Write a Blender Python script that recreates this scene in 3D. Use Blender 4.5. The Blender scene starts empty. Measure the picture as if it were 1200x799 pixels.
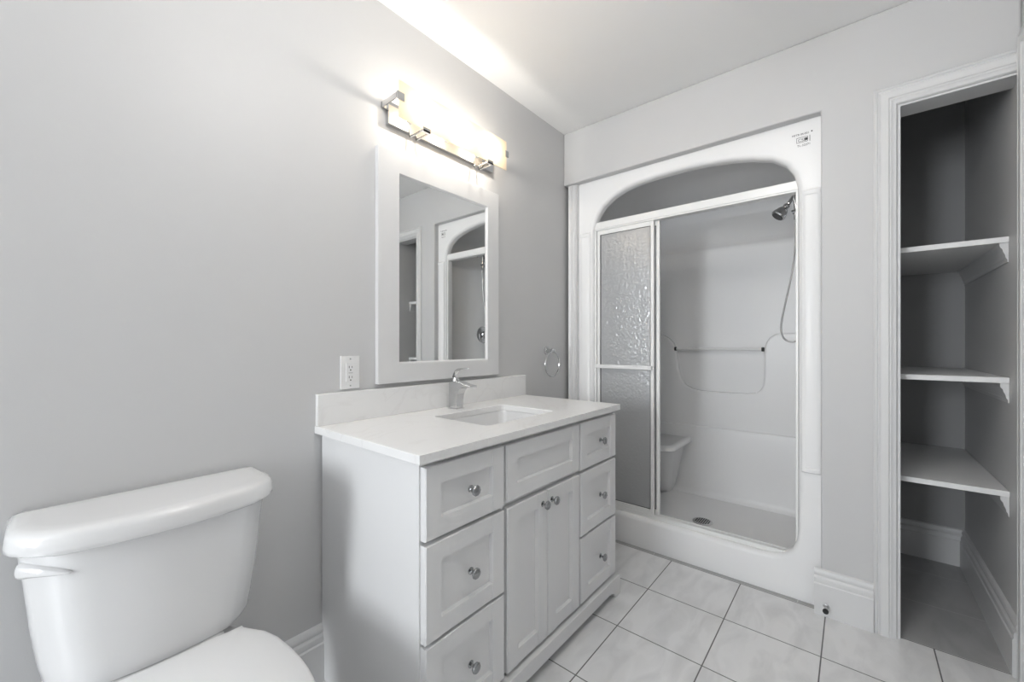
import bpy, bmesh, math
from mathutils import Vector, Matrix
from math import sin, cos, pi, radians

C = bpy.context.scene.collection
SC = bpy.context.scene

# ------------------------------------------------------------------ camera
CAM = (0.0, -1.39, 1.136)
YAW = 0.6973                      # angle of the view direction from +X (along the vanity wall)
cd = bpy.data.cameras.new('camera')
cd.sensor_fit = 'HORIZONTAL'
cd.sensor_width = 36.0
cd.lens = 478.0 / 1200.0 * 36.0
cd.shift_y = (403.2 - 399.5) / 1200.0
cd.clip_start = 0.02
cam = bpy.data.objects.new('camera', cd)
C.objects.link(cam)
cam.location = CAM
cam.rotation_euler = (pi / 2, 0, YAW - pi / 2)
SC.camera = cam

# ------------------------------------------------------------------ light and exposure
SC.view_settings.view_transform = 'Standard'
SC.view_settings.look = 'None'
SC.view_settings.exposure = 0.88
SC.view_settings.gamma = 1.0
SC.view_settings.use_curve_mapping = False

W = bpy.data.worlds.new('sky')
SC.world = W
W.use_nodes = True
W.node_tree.nodes['Background'].inputs[0].default_value = (0.78, 0.87, 1.0, 1)
W.node_tree.nodes['Background'].inputs[1].default_value = 1.0

def area(name, loc, rot, sx, sy, energy, color):
    l = bpy.data.lights.new(name, 'AREA')
    l.shape = 'RECTANGLE'; l.size = sx; l.size_y = sy
    l.energy = energy; l.color = color
    o = bpy.data.objects.new(name, l); C.objects.link(o)
    o.location = loc; o.rotation_euler = rot
    return o
# daylight that falls in through the window of the back wall, behind the camera
area('window_daylight', (-3.12, -0.42, 1.45), (0, radians(-90), 0), 1.55, 0.72, 60, (0.93, 0.965, 1.0))
# (the glowing globe of the added fill lamp and the bulbs of the wall lamp are built with their lamps below)

# ------------------------------------------------------------------ materials
def newmat(name):
    m = bpy.data.materials.new(name); m.use_nodes = True
    return m, m.node_tree, m.node_tree.nodes['Principled BSDF']

def mat(name, col, rough=0.5, metal=0.0, coat=0.0, var=0.0, vscale=6.0, bump=0.0, bscale=200.0, spec=0.5):
    m, nt, b = newmat(name)
    b.inputs['Base Color'].default_value = (*col, 1)
    b.inputs['Roughness'].default_value = rough
    b.inputs['Metallic'].default_value = metal
    b.inputs['Coat Weight'].default_value = coat
    b.inputs['Coat Roughness'].default_value = 0.05
    b.inputs['Specular IOR Level'].default_value = spec
    tc = nt.nodes.new('ShaderNodeTexCoord')
    n = nt.nodes.new('ShaderNodeTexNoise')
    n.inputs['Scale'].default_value = vscale; n.inputs['Detail'].default_value = 4
    nt.links.new(tc.outputs['Object'], n.inputs['Vector'])
    mx = nt.nodes.new('ShaderNodeMix'); mx.data_type = 'RGBA'
    mx.inputs[6].default_value = (*[c * (1 - var) for c in col], 1)
    mx.inputs[7].default_value = (*[min(1, c * (1 + var)) for c in col], 1)
    nt.links.new(n.outputs['Fac'], mx.inputs[0])
    nt.links.new(mx.outputs[2], b.inputs['Base Color'])
    if bump > 0:
        n2 = nt.nodes.new('ShaderNodeTexNoise'); n2.inputs['Scale'].default_value = bscale
        nt.links.new(tc.outputs['Object'], n2.inputs['Vector'])
        bp = nt.nodes.new('ShaderNodeBump'); bp.inputs['Strength'].default_value = bump
        bp.inputs['Distance'].default_value = 0.001
        nt.links.new(n2.outputs['Fac'], bp.inputs['Height'])
        nt.links.new(bp.outputs['Normal'], b.inputs['Normal'])
    return m

PAINT = mat('grey_wall_paint', (0.57, 0.57, 0.57), 0.45, var=0.012, bump=0.15, bscale=350, spec=0.35)
CLOSET_SHADE = mat('wall_paint_closet_shade', (0.34, 0.34, 0.34), 0.5, var=0.012)  # the grey wall paint with the closet's shade put into its colour
CEIL = mat('white_ceiling_paint', (0.90, 0.90, 0.895), 0.7, var=0.01, bump=0.1, bscale=250)
TRIM = mat('white_trim_paint', (0.67, 0.67, 0.67), 0.35, var=0.01)
CABW = mat('white_cabinet_paint', (0.72, 0.72, 0.72), 0.38, var=0.012)
PORC = mat('white_porcelain', (0.72, 0.72, 0.72), 0.12, coat=0.5, var=0.004)
ACRY = mat('white_acrylic', (0.83, 0.83, 0.83), 0.27, coat=0.0, var=0.006, spec=0.22)
SEATP = mat('white_plastic', (0.75, 0.75, 0.75), 0.28, var=0.004)
ALUW = mat('white_enamelled_metal', (0.82, 0.82, 0.81), 0.3, var=0.005)
CHROME = mat('chrome', (0.60, 0.605, 0.61), 0.06, metal=1.0, var=0.005)
KCHROME = mat('dark_faceted_chrome', (0.36, 0.365, 0.37), 0.1, metal=1.0, var=0.005)
NICKEL = mat('brushed_nickel', (0.62, 0.62, 0.62), 0.25, metal=1.0, var=0.02)
BLACK = mat('black_rubber', (0.02, 0.02, 0.02), 0.6, var=0.1)
DARK = mat('dark_grille', (0.05, 0.05, 0.05), 0.4, metal=0.4, var=0.1)
INK = mat('black_ink', (0.06, 0.06, 0.06), 0.7, var=0.1)
SHELFW = mat('white_painted_shelf', (0.78, 0.78, 0.775), 0.45, var=0.02)
SLOT = mat('outlet_slot_black', (0.03, 0.03, 0.03), 0.7)
HOSEM = mat('grey_white_hose', (0.6, 0.6, 0.6), 0.25, metal=0.5)

def mirror_mat():
    m, nt, b = newmat('mirror_silver')
    b.inputs['Base Color'].default_value = (0.86, 0.87, 0.865, 1)
    b.inputs['Metallic'].default_value = 1; b.inputs['Roughness'].default_value = 0.005
    return m
MIRR = mirror_mat()

def quartz():
    m, nt, b = newmat('white_veined_quartz')
    tc = nt.nodes.new('ShaderNodeTexCoord')
    n = nt.nodes.new('ShaderNodeTexNoise'); n.inputs['Scale'].default_value = 3.5
    n.inputs['Detail'].default_value = 8; n.inputs['Distortion'].default_value = 1.2
    nt.links.new(tc.outputs['Object'], n.inputs['Vector'])
    s = nt.nodes.new('ShaderNodeMath'); s.operation = 'SUBTRACT'; s.inputs[1].default_value = 0.5
    a = nt.nodes.new('ShaderNodeMath'); a.operation = 'ABSOLUTE'
    nt.links.new(n.outputs['Fac'], s.inputs[0]); nt.links.new(s.outputs[0], a.inputs[0])
    r = nt.nodes.new('ShaderNodeValToRGB')
    r.color_ramp.elements[0].position = 0.0; r.color_ramp.elements[0].color = (0.755, 0.75, 0.742, 1)
    r.color_ramp.elements[1].position = 0.02; r.color_ramp.elements[1].color = (0.79, 0.788, 0.782, 1)
    nt.links.new(a.outputs[0], r.inputs[0]); nt.links.new(r.outputs[0], b.inputs['Base Color'])
    b.inputs['Roughness'].default_value = 0.22
    return m
QUARTZ = quartz()

def tiles(name, x0, y0, sx, sy, tile, grout, gx, gy):
    m, nt, b = newmat(name)
    L = nt.links; N = nt.nodes
    geo = N.new('ShaderNodeNewGeometry'); sp = N.new('ShaderNodeSeparateXYZ')
    L.new(geo.outputs['Position'], sp.inputs[0])
    def line(out, o, s, w):
        a = N.new('ShaderNodeMath'); a.operation = 'SUBTRACT'; a.inputs[1].default_value = o - 100 * s - s / 2
        d = N.new('ShaderNodeMath'); d.operation = 'DIVIDE'; d.inputs[1].default_value = s
        f = N.new('ShaderNodeMath'); f.operation = 'FRACT'
        c = N.new('ShaderNodeMath'); c.operation = 'SUBTRACT'; c.inputs[1].default_value = 0.5
        ab = N.new('ShaderNodeMath'); ab.operation = 'ABSOLUTE'
        lt = N.new('ShaderNodeMapRange'); lt.inputs[1].default_value = w / 2 / s * 0.75; lt.inputs[2].default_value = w / 2 / s * 1.25
        lt.inputs[3].default_value = 1; lt.inputs[4].default_value = 0
        L.new(out, a.inputs[0]); L.new(a.outputs[0], d.inputs[0]); L.new(d.outputs[0], f.inputs[0])
        L.new(f.outputs[0], c.inputs[0]); L.new(c.outputs[0], ab.inputs[0]); L.new(ab.outputs[0], lt.inputs[0])
        return lt.outputs[0]
    lx = line(sp.outputs[0], x0, sx, gx); ly = line(sp.outputs[1], y0, sy, gy)
    mx = N.new('ShaderNodeMath'); mx.operation = 'MAXIMUM'; L.new(lx, mx.inputs[0]); L.new(ly, mx.inputs[1])
    n = N.new('ShaderNodeTexNoise'); n.inputs['Scale'].default_value = 5; n.inputs['Detail'].default_value = 7
    n.inputs['Distortion'].default_value = 0.8
    mp = N.new('ShaderNodeMapping'); mp.inputs['Scale'].default_value = (1, 2.6, 1); mp.inputs['Rotation'].default_value = (0, 0, 0.5)
    L.new(geo.outputs['Position'], mp.inputs[0]); L.new(mp.outputs[0], n.inputs['Vector'])
    r = N.new('ShaderNodeValToRGB')
    r.color_ramp.elements[0].position = 0.33; r.color_ramp.elements[0].color = (*[c * 0.86 for c in tile], 1)
    r.color_ramp.elements[1].position = 0.6; r.color_ramp.elements[1].color = (*tile, 1)
    L.new(n.outputs['Fac'], r.inputs[0])
    c = N.new('ShaderNodeMix'); c.data_type = 'RGBA'; L.new(mx.outputs[0], c.inputs[0])
    L.new(r.outputs[0], c.inputs[6]); c.inputs[7].default_value = (*grout, 1)
    L.new(c.outputs[2], b.inputs['Base Color'])
    rr = N.new('ShaderNodeMapRange'); rr.inputs[3].default_value = 0.3; rr.inputs[4].default_value = 0.8
    L.new(mx.outputs[0], rr.inputs[0]); L.new(rr.outputs[0], b.inputs['Roughness'])
    bp = N.new('ShaderNodeBump'); bp.invert = True; bp.inputs['Strength'].default_value = 0.5; bp.inputs['Distance'].default_value = 0.001
    L.new(mx.outputs[0], bp.inputs['Height']); L.new(bp.outputs[0], b.inputs['Normal'])
    return m
TILE = tiles('white_marbled_floor_tile', 1.857, -0.658, 0.3215, 0.3205, (0.80, 0.80, 0.80), (0.16, 0.16, 0.16), 0.0042, 0.0042)
TILE2 = tiles('shaded_closet_floor_tile', 2.527, -1.2, 0.345, 0.64, (0.42, 0.42, 0.42), (0.62, 0.62, 0.61), 0.003, 0.003)  # own joints and pale grout; tile colour darkened to carry the closet's shade

def glass_obscure():
    m, nt, b = newmat('obscure_pebbled_glass'); N = nt.nodes; L = nt.links
    N.remove(b); out = N['Material Output']
    v = N.new('ShaderNodeTexVoronoi'); v.inputs['Scale'].default_value = 80; v.feature = 'SMOOTH_F1'
    n = N.new('ShaderNodeTexNoise'); n.inputs['Scale'].default_value = 55
    tc = N.new('ShaderNodeTexCoord'); L.new(tc.outputs['Object'], v.inputs['Vector']); L.new(tc.outputs['Object'], n.inputs['Vector'])
    ad = N.new('ShaderNodeMath'); ad.operation = 'ADD'; L.new(v.outputs['Distance'], ad.inputs[0]); L.new(n.outputs['Fac'], ad.inputs[1])
    bp = N.new('ShaderNodeBump'); bp.inputs['Strength'].default_value = 1.0; bp.inputs['Distance'].default_value = 0.0022
    L.new(ad.outputs[0], bp.inputs['Height'])
    rf = N.new('ShaderNodeBsdfRefraction'); rf.inputs['Roughness'].default_value = 0.35; rf.inputs['IOR'].default_value = 1.12
    rf.inputs['Color'].default_value = (0.95, 0.96, 0.97, 1)
    tr = N.new('ShaderNodeBsdfTransparent'); tr.inputs['Color'].default_value = (0.92, 0.93, 0.94, 1)
    df = N.new('ShaderNodeBsdfDiffuse'); df.inputs['Color'].default_value = (0.8, 0.81, 0.82, 1)
    gl = N.new('ShaderNodeBsdfGlossy'); gl.inputs['Roughness'].default_value = 0.17
    L.new(bp.outputs[0], rf.inputs['Normal']); L.new(bp.outputs[0], gl.inputs['Normal'])
    m1 = N.new('ShaderNodeMixShader'); m1.inputs[0].default_value = 0.3; L.new(rf.outputs[0], m1.inputs[1]); L.new(tr.outputs[0], m1.inputs[2])
    m2 = N.new('ShaderNodeMixShader'); m2.inputs[0].default_value = 0.45; L.new(m1.outputs[0], m2.inputs[1]); L.new(df.outputs[0], m2.inputs[2])
    fr = N.new('ShaderNodeFresnel'); fr.inputs['IOR'].default_value = 2.3; L.new(bp.outputs[0], fr.inputs['Normal'])
    m3 = N.new('ShaderNodeMixShader'); L.new(fr.outputs[0], m3.inputs[0]); L.new(m2.outputs[0], m3.inputs[1]); L.new(gl.outputs[0], m3.inputs[2])
    L.new(m3.outputs[0], out.inputs['Surface'])
    return m
OBSC = glass_obscure()

def pane_mat():
    m, nt, b = newmat('clear_window_pane'); N = nt.nodes; L = nt.links
    N.remove(b); out = N['Material Output']
    tr = N.new('ShaderNodeBsdfTransparent'); gl = N.new('ShaderNodeBsdfGlossy'); gl.inputs['Roughness'].default_value = 0.02
    mx = N.new('ShaderNodeMixShader'); mx.inputs[0].default_value = 0.06
    L.new(tr.outputs[0], mx.inputs[1]); L.new(gl.outputs[0], mx.inputs[2]); L.new(mx.outputs[0], out.inputs['Surface'])
    return m
PANE = pane_mat()

def shade_mat():
    m, nt, b = newmat('frosted_lamp_glass'); N = nt.nodes; L = nt.links
    N.remove(b); out = N['Material Output']
    tl = N.new('ShaderNodeBsdfTranslucent'); tl.inputs['Color'].default_value = (0.92, 0.82, 0.68, 1)
    df = N.new('ShaderNodeBsdfDiffuse'); df.inputs['Color'].default_value = (0.85, 0.83, 0.80, 1)
    gl = N.new('ShaderNodeBsdfGlossy'); gl.inputs['Roughness'].default_value = 0.2
    mx = N.new('ShaderNodeMixShader'); mx.inputs[0].default_value = 0.25
    L.new(tl.outputs[0], mx.inputs[1]); L.new(df.outputs[0], mx.inputs[2])
    m2 = N.new('ShaderNodeMixShader'); m2.inputs[0].default_value = 0.04
    L.new(mx.outputs[0], m2.inputs[1]); L.new(gl.outputs[0], m2.inputs[2])
    L.new(m2.outputs[0], out.inputs['Surface'])
    return m
SHADE = shade_mat()

def emis(name, col, s):
    m, nt, b = newmat(name)
    b.inputs['Base Color'].default_value = (*col, 1)
    b.inputs['Emission Color'].default_value = (*col, 1); b.inputs['Emission Strength'].default_value = s
    return m
BULB = emis('halogen_bulb_glow', (1.0, 0.86, 0.66), 25)
FILLGLOW = emis('fill_lamp_glow', (1.0, 0.975, 0.94), 19)

# ------------------------------------------------------------------ mesh helpers (all coordinates are world coordinates)
def thing(name, label, cat, loc, group=None):
    o = bpy.data.objects.new(name, None); C.objects.link(o)
    o.empty_display_size = 0.05; o.location = loc
    o['label'] = label; o['category'] = cat
    if group: o['group'] = group
    return o

def root(o):
    while o.parent: o = o.parent
    return o

def finish(name, bm, m, parent=None, bevel=0, segs=3, smooth=True, sub=0, angle=35, label=None, recalc=True):
    if recalc: bmesh.ops.recalc_face_normals(bm, faces=bm.faces)
    off = Vector((0, 0, 0))
    if parent is not None: off = Vector(root(parent).location)
    if off.length: bmesh.ops.translate(bm, verts=bm.verts, vec=-off)
    me = bpy.data.meshes.new(name); bm.to_mesh(me); bm.free()
    mats = m if isinstance(m, (list, tuple)) else [m]
    for x in mats: me.materials.append(x)
    if smooth:
        for p in me.polygons: p.use_smooth = True
        me.set_sharp_from_angle(angle=radians(angle))
    o = bpy.data.objects.new(name, me); C.objects.link(o)
    if parent is not None: o.parent = parent
    if bevel:
        b = o.modifiers.new('bevel', 'BEVEL'); b.width = bevel; b.segments = segs
        b.limit_method = 'ANGLE'; b.angle_limit = radians(30); b.harden_normals = smooth
    if sub:
        s = o.modifiers.new('sub', 'SUBSURF'); s.levels = sub; s.render_levels = sub
    if label: o['label'] = label
    return o

def box(bm, x0, x1, y0, y1, z0, z1):
    x0, x1 = sorted((x0, x1)); y0, y1 = sorted((y0, y1)); z0, z1 = sorted((z0, z1))
    v = [bm.verts.new((x, y, z)) for z in (z0, z1) for (x, y) in ((x0, y0), (x1, y0), (x1, y1), (x0, y1))]
    for f in ((3, 2, 1, 0), (4, 5, 6, 7), (0, 1, 5, 4), (1, 2, 6, 5), (2, 3, 7, 6), (3, 0, 4, 7)):
        bm.faces.new([v[i] for i in f])
    return v

def boxes(name, m, parent, *bs, **k):
    bm = bmesh.new()
    for b in bs: box(bm, *b)
    return finish(name, bm, m, parent, **k)

def loft(bm, rings, cap0=True, cap1=True, closed=True):
    V = [[bm.verts.new(p) for p in r] for r in rings]
    n = len(V[0])
    for a, b in zip(V[:-1], V[1:]):
        for i in range(n if closed else n - 1):
            j = (i + 1) % n
            bm.faces.new((a[i], a[j], b[j], b[i]))
    if cap0: bm.faces.new(V[0][::-1])
    if cap1: bm.faces.new(V[-1])
    return V

def frame_of(d):
    d = Vector(d).normalized()
    u = Vector((0, 0, 1)) if abs(d.z) < 0.9 else Vector((1, 0, 0))
    a = d.cross(u).normalized(); b = a.cross(d).normalized()
    return a, b

def tube(bm, pts, r, n=12, cap=True):
    pts = [Vector(p) for p in pts]; rings = []
    rr = r if isinstance(r, (list, tuple)) else [r] * len(pts)
    a = None
    for i, p in enumerate(pts):
        d = (pts[min(i + 1, len(pts) - 1)] - pts[max(i - 1, 0)]).normalized()
        if a is None: a, b = frame_of(d)
        else:
            a = (a - d * a.dot(d)).normalized(); b = a.cross(d).normalized()
        rings.append([p + a * rr[i] * cos(2 * pi * k / n) + b * rr[i] * sin(2 * pi * k / n) for k in range(n)])
    loft(bm, rings, cap, cap)

def lathe(bm, origin, axis, prof, n=24):
    """prof: list of (distance along axis, radius)"""
    o = Vector(origin); d = Vector(axis).normalized(); a, b = frame_of(d)
    rings = [[o + d * t + (a * cos(2 * pi * k / n) + b * sin(2 * pi * k / n)) * max(r, 1e-4) for k in range(n)] for t, r in prof]
    loft(bm, rings, True, True)

def extr(bm, poly, vec):
    """extrude a 3-D polygon along vec"""
    a = [bm.verts.new(p) for p in poly]; b = [bm.verts.new(Vector(p) + Vector(vec)) for p in poly]
    bm.faces.new(a); bm.faces.new(b[::-1])
    n = len(a)
    for i in range(n):
        j = (i + 1) % n
        bm.faces.new((a[j], a[i], b[i], b[j]))

def rrect(x0, x1, y0, y1, r, n=6):
    """rounded rectangle, counter-clockwise; r scalar or 4 radii (x1y1, x0y1, x0y0, x1y0)"""
    rs = r if isinstance(r, (list, tuple)) else [r] * 4
    out = []
    for (cx, cy, a0), q in zip(((x1, y1, 0), (x0, y1, 90), (x0, y0, 180), (x1, y0, 270)), rs):
        sx = -1 if cx == x1 else 1; sy = -1 if cy == y1 else 1
        for k in range(n + 1):
            t = radians(a0 + 90 * k / n)
            out.append((cx + sx * q + q * cos(t), cy + sy * q + q * sin(t)))
    return out

def plate_hole(bm, rect, rings, mp):
    """planar plate in (u,v) with a hole: rect=(u0,u1,v0,v1); rings: list of (loop, depth); first ring lies in the front face.
    mp(u,v,w) -> 3-D point. The last ring is joined to the back plate (same depth)."""
    u0, u1, v0, v1 = rect
    def outer(loop):
        cu, cv = (u0 + u1) / 2, (v0 + v1) / 2; out = []
        for u, v in loop:
            du, dv = u - cu, v - cv
            s = min(((u1 - cu) / abs(du)) if du else 1e9, ((v1 - cv) / abs(dv)) if dv else 1e9)
            out.append([cu + du * s, cv + dv * s])
        for c in ((u0, v0), (u1, v0), (u1, v1), (u0, v1)):
            i = min(range(len(out)), key=lambda k: abs(math.atan2((out[k][1] - cv) * (c[0] - cu) - (out[k][0] - cu) * (c[1] - cv), (out[k][0] - cu) * (c[0] - cu) + (out[k][1] - cv) * (c[1] - cv))))
            out[i] = list(c)
        return out
    ol = outer(rings[0][0])
    R = [[mp(u, v, rings[0][1]) for u, v in ol]] + [[mp(u, v, w) for u, v in lp] for lp, w in rings]
    R.append([mp(u, v, rings[-1][1]) for u, v in ol])
    R.append(R[0])
    V = []
    for k, r in enumerate(R[:-1]): V.append([bm.verts.new(p) for p in r])
    V.append(V[0]); n = len(V[0])
    for a, b in zip(V[:-1], V[1:]):
        for i in range(n):
            j = (i + 1) % n
            bm.faces.new((a[i], a[j], b[j], b[i]))

def profile_run(bm, prof, p0, p1, nrm, up=(0, 0, 1)):
    """prof: (distance along nrm, distance along up); run from p0 to p1"""
    nrm, up = Vector(nrm), Vector(up)
    loft(bm, [[Vector(p) + nrm * a + up * b for a, b in prof] for p in (p0, p1)])

def struct(o): o['kind'] = 'structure'; return o

# ------------------------------------------------------------------ the room
XW = 2.162        # face of the shower and closet wall
XB = -2.90        # wall behind the camera
YR = -1.826       # right wall
H = 2.445
struct(boxes('wall_left', PAINT, None, (XB - .1, 3.2, 0, 0.1, -0.05, H + .05)))
struct(boxes('wall_right', PAINT, None, (-0.35, 3.2, YR - .1, YR, -0.05, H + .05), (XB - .1, -1.15, YR - .1, YR, -0.05, H + .05), (-1.15, -0.35, YR - .1, YR, 2.05, H + .05)))
bm = bmesh.new()
plate_hole(bm, (YR, 0, -.05, H + .05), [(rrect(-.76, -.08, .70, 2.15, .001, 2), XB), (rrect(-.76, -.08, .70, 2.15, .001, 2), XB - .12)], lambda u, v, w: (w, u, v))
struct(finish('wall_back', bm, PAINT))
bm = bmesh.new(); box(bm, XB - .1, 3.2, YR - .1, .1, H, H + .08)
struct(finish('ceiling', bm, CEIL))
bm = bmesh.new()
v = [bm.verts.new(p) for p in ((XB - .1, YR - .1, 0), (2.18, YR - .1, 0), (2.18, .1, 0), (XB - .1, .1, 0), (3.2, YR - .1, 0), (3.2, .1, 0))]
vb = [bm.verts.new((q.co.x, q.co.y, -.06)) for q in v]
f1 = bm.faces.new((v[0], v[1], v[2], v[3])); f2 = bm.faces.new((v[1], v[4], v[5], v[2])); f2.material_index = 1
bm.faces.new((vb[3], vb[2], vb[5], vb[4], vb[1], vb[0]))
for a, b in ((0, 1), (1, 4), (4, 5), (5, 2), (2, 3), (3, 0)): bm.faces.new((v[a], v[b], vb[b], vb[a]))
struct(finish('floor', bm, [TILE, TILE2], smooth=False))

# front wall with the shower opening and the closet opening
bm = bmesh.new()
ol = [(0, 2.122), (-1.284, 2.122), (-1.284, 0), (-1.520, 0), (-1.520, 2.056), (YR, 2.056), (YR, H), (0, H)]
extr(bm, [(XW, y, z) for y, z in ol], (0.108, 0, 0))
struct(finish('wall_front', bm, PAINT, bevel=0.008, segs=4))
struct(boxes('wall_alcove_back', PAINT, None, (3.08, 3.16, -1.33, 0, 0, H)))
struct(boxes('wall_partition', CLOSET_SHADE, None, (2.27, 3.16, -1.43, -1.33, 0, H)))
struct(boxes('wall_closet_back', CLOSET_SHADE, None, (3.083, 3.16, YR, -1.43, 0, H)))

# window behind the camera
bm = bmesh.new()
for b in ((XB - .09, XB - .02, -.76, -.715, .70, 2.15), (XB - .09, XB - .02, -.125, -.08, .70, 2.15), (XB - .09, XB - .02, -.715, -.125, .70, .745),
          (XB - .09, XB - .02, -.715, -.125, 2.105, 2.15), (XB - .08, XB - .03, -.715, -.125, 1.41, 1.44)): box(bm, *b)
wf = struct(finish('window_1', bm, TRIM, bevel=.004))
struct(boxes('glass_pane', PANE, wf, (XB - .056, XB - .052, -.715, -.125, .745, 2.105), smooth=False))
bm = bmesh.new()
plate_hole(bm, (-.835, -.005, .625, 2.225), [(rrect(-.75, -.09, .71, 2.14, .001, 2), XB + .018), (rrect(-.75, -.09, .71, 2.14, .001, 2), XB)], lambda u, v, w: (w, u, v))
struct(finish('trim_window', bm, TRIM, wf, bevel=.004))

# entrance door in the right wall, behind the camera
dr = struct(boxes('door_1', TRIM, None, (-1.14, -.36, YR - .045, YR - .005, .005, 2.045)))
boxes('door_panel', TRIM, dr, (-1.03, -.80, YR - .008, YR + .002, 1.15, 1.93), (-.70, -.47, YR - .008, YR + .002, 1.15, 1.93), (-1.03, -.80, YR - .008, YR + .002, .2, 1.0), (-.70, -.47, YR - .008, YR + .002, .2, 1.0), bevel=.006)
bm = bmesh.new(); lathe(bm, (-.42, YR - .005, 1.0), (0, 1, 0), [(0, .028), (.008, .028), (.012, .011), (.035, .011), (.04, .024), (.055, .028), (.068, .02), (.072, .0)])
finish('door_knob', bm, NICKEL, dr)

# casing profile: (across the board, thickness)
CP = [(0, 0), (0, .010), (.006, .016), (.010, .016), (.013, .011), (.016, .011), (.022, .0175), (.044, .0175), (.048, .0135), (.052, .0135), (.056, .010), (.066, .0085), (.070, .004), (.070, 0)]
def casing(name, path, out, perp, m=TRIM, parent=None):
    """path of 3-D inner/outer corner points [(outer point, inner point), ...]: profile runs from outer to inner"""
    bm = bmesh.new(); out = Vector(out); rings = []
    for o_, i_ in path:
        o_, i_ = Vector(o_), Vector(i_)
        rings.append([o_ + (i_ - o_) * (a / .070) + out * t for a, t in CP])
    loft(bm, rings)
    return finish(name, bm, m, parent)
struct(casing('trim_closet', [((XW, -1.450, 0), (XW, -1.519, 0)), ((XW, -1.450, 2.134), (XW, -1.519, 2.060)), ((XW, YR, 2.134), (XW, YR, 2.060))], (-1, 0, 0), None))
# jamb lining of the closet opening
struct(boxes('trim_jamb', TRIM, None, (XW + .002, XW + .110, -1.528, -1.517, 0, 2.062), (XW + .002, XW + .110, YR, -1.528, 2.052, 2.062)))
# casing of the doorway in the right wall, next to the closet corner: only its edge shows
struct(boxes('door_2', TRIM, None, (1.42, 2.07, YR + .001, YR + .004, .004, 2.09), (1.50, 1.98, YR + .001, YR + .009, .25, 1.95), bevel=.002))
struct(casing('trim_doorway', [((2.146, YR, 0), (2.066, YR, 0)), ((2.146, YR, 2.176), (2.066, YR, 2.10)), ((1.34, YR, 2.176), (1.415, YR, 2.10)), ((1.34, YR, 0), (1.415, YR, 0))], (0, 1, 0), None))
# filler strip between the left wall and the shower stall
bm = bmesh.new()
pr = [(0, 0), (0, -.003), (.002, -.006), (.004, -.020), (.0, -.024), (.0, -.034), (.004, -.038), (.004, -.054), (0, -.06), (.012, -.062), (.03, -.062), (.03, 0)]
loft(bm, [[(2.182 + a, -.022 + b, z) for a, b in pr] for z in (0.0, 2.16)])
struct(finish('trim_shower', bm, TRIM))

# baseboards
BP = [(0, 0), (.021, 0), (.021, .128), (.017, .133), (.0185, .140), (.0165, .152), (.010, .160), (.013, .166), (.013, .176), (.009, .184), (0, .188)]
def baseboard(name, runs):
    bm = bmesh.new()
    for p0, p1, n in runs: profile_run(bm, BP, p0, p1, n)
    return struct(finish(name, bm, TRIM, angle=28))
baseboard('baseboard_left', [((XB, 0, 0), (.652, 0, 0), (0, -1, 0)), ((1.75, 0, 0), (2.17, 0, 0), (0, -1, 0))])
baseboard('baseboard_front', [((XW, -1.262, 0), (XW, -1.4505, 0), (-1, 0, 0))])
baseboard('baseboard_closet_back', [((3.083, -1.43, 0), (3.083, YR, 0), (-1, 0, 0))])
baseboard('baseboard_closet_right', [((2.165, YR, 0), (3.083, YR, 0), (0, 1, 0))])
baseboard('baseboard_closet_left', [((2.27, -1.43, 0), (3.083, -1.43, 0), (0, -1, 0))])
baseboard('baseboard_right', [((-.35, YR, 0), (1.34, YR, 0), (0, 1, 0)), ((XB, YR, 0), (-1.15, YR, 0), (0, 1, 0))])
baseboard('baseboard_back', [((XB, 0, 0), (XB, YR, 0), (1, 0, 0))])

# unseen globe lamp under the ceiling, added to brighten the room
cl = thing('fill_lamp', 'added white globe fill lamp over the middle of the room, above the frame', 'added fill lamp', (.60, -.98, H))
bm = bmesh.new(); lathe(bm, (.60, -.98, H), (0, 0, -1), [(0, .17), (.012, .17), (.02, .15), (.02, .0)], 40); finish('fill_lamp_base', bm, ALUW, cl)
bm = bmesh.new(); lathe(bm, (.60, -.98, 2.30), (0, 0, 1), [(.11 * sin(radians(q)), .11 * cos(radians(q))) for q in range(-90, 70, 8)] + [(.11, .045), (.126, .045)], 40); finish('fill_lamp_globe', bm, FILLGLOW, cl)

# ------------------------------------------------------------------ vanity cabinet
YF = -0.556      # front of drawers and doors
van = thing('vanity_cabinet', 'white shaker vanity cabinet with six drawers and two doors under the sink', 'cabinet', (1.19, -.28, 0))
VX0, VX1 = .648, 1.736
bm = bmesh.new()
# sides, bottom, back, face frame (open box with front rails behind the drawer fronts)
for b in ((VX0, VX0 + .018, -.535, -.004, 0.004, .836), (VX1 - .018, VX1, -.535, -.004, 0.004, .836), (VX0 + .018, VX1 - .018, -.535, -.004, .085, .10),
          (VX0 + .018, VX1 - .018, -.012, -.004, .10, .836), (VX0 + .018, VX1 - .018, -.535, -.517, .10, .836)): box(bm, *b)
finish('carcass', bm, CABW, van, bevel=.0015)
# face-frame edge on the left corner
boxes('corner_stile', CABW, van, (VX0 - .001, VX0 + .014, -.5365, -.520, .09, .836), bevel=.001)
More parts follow.
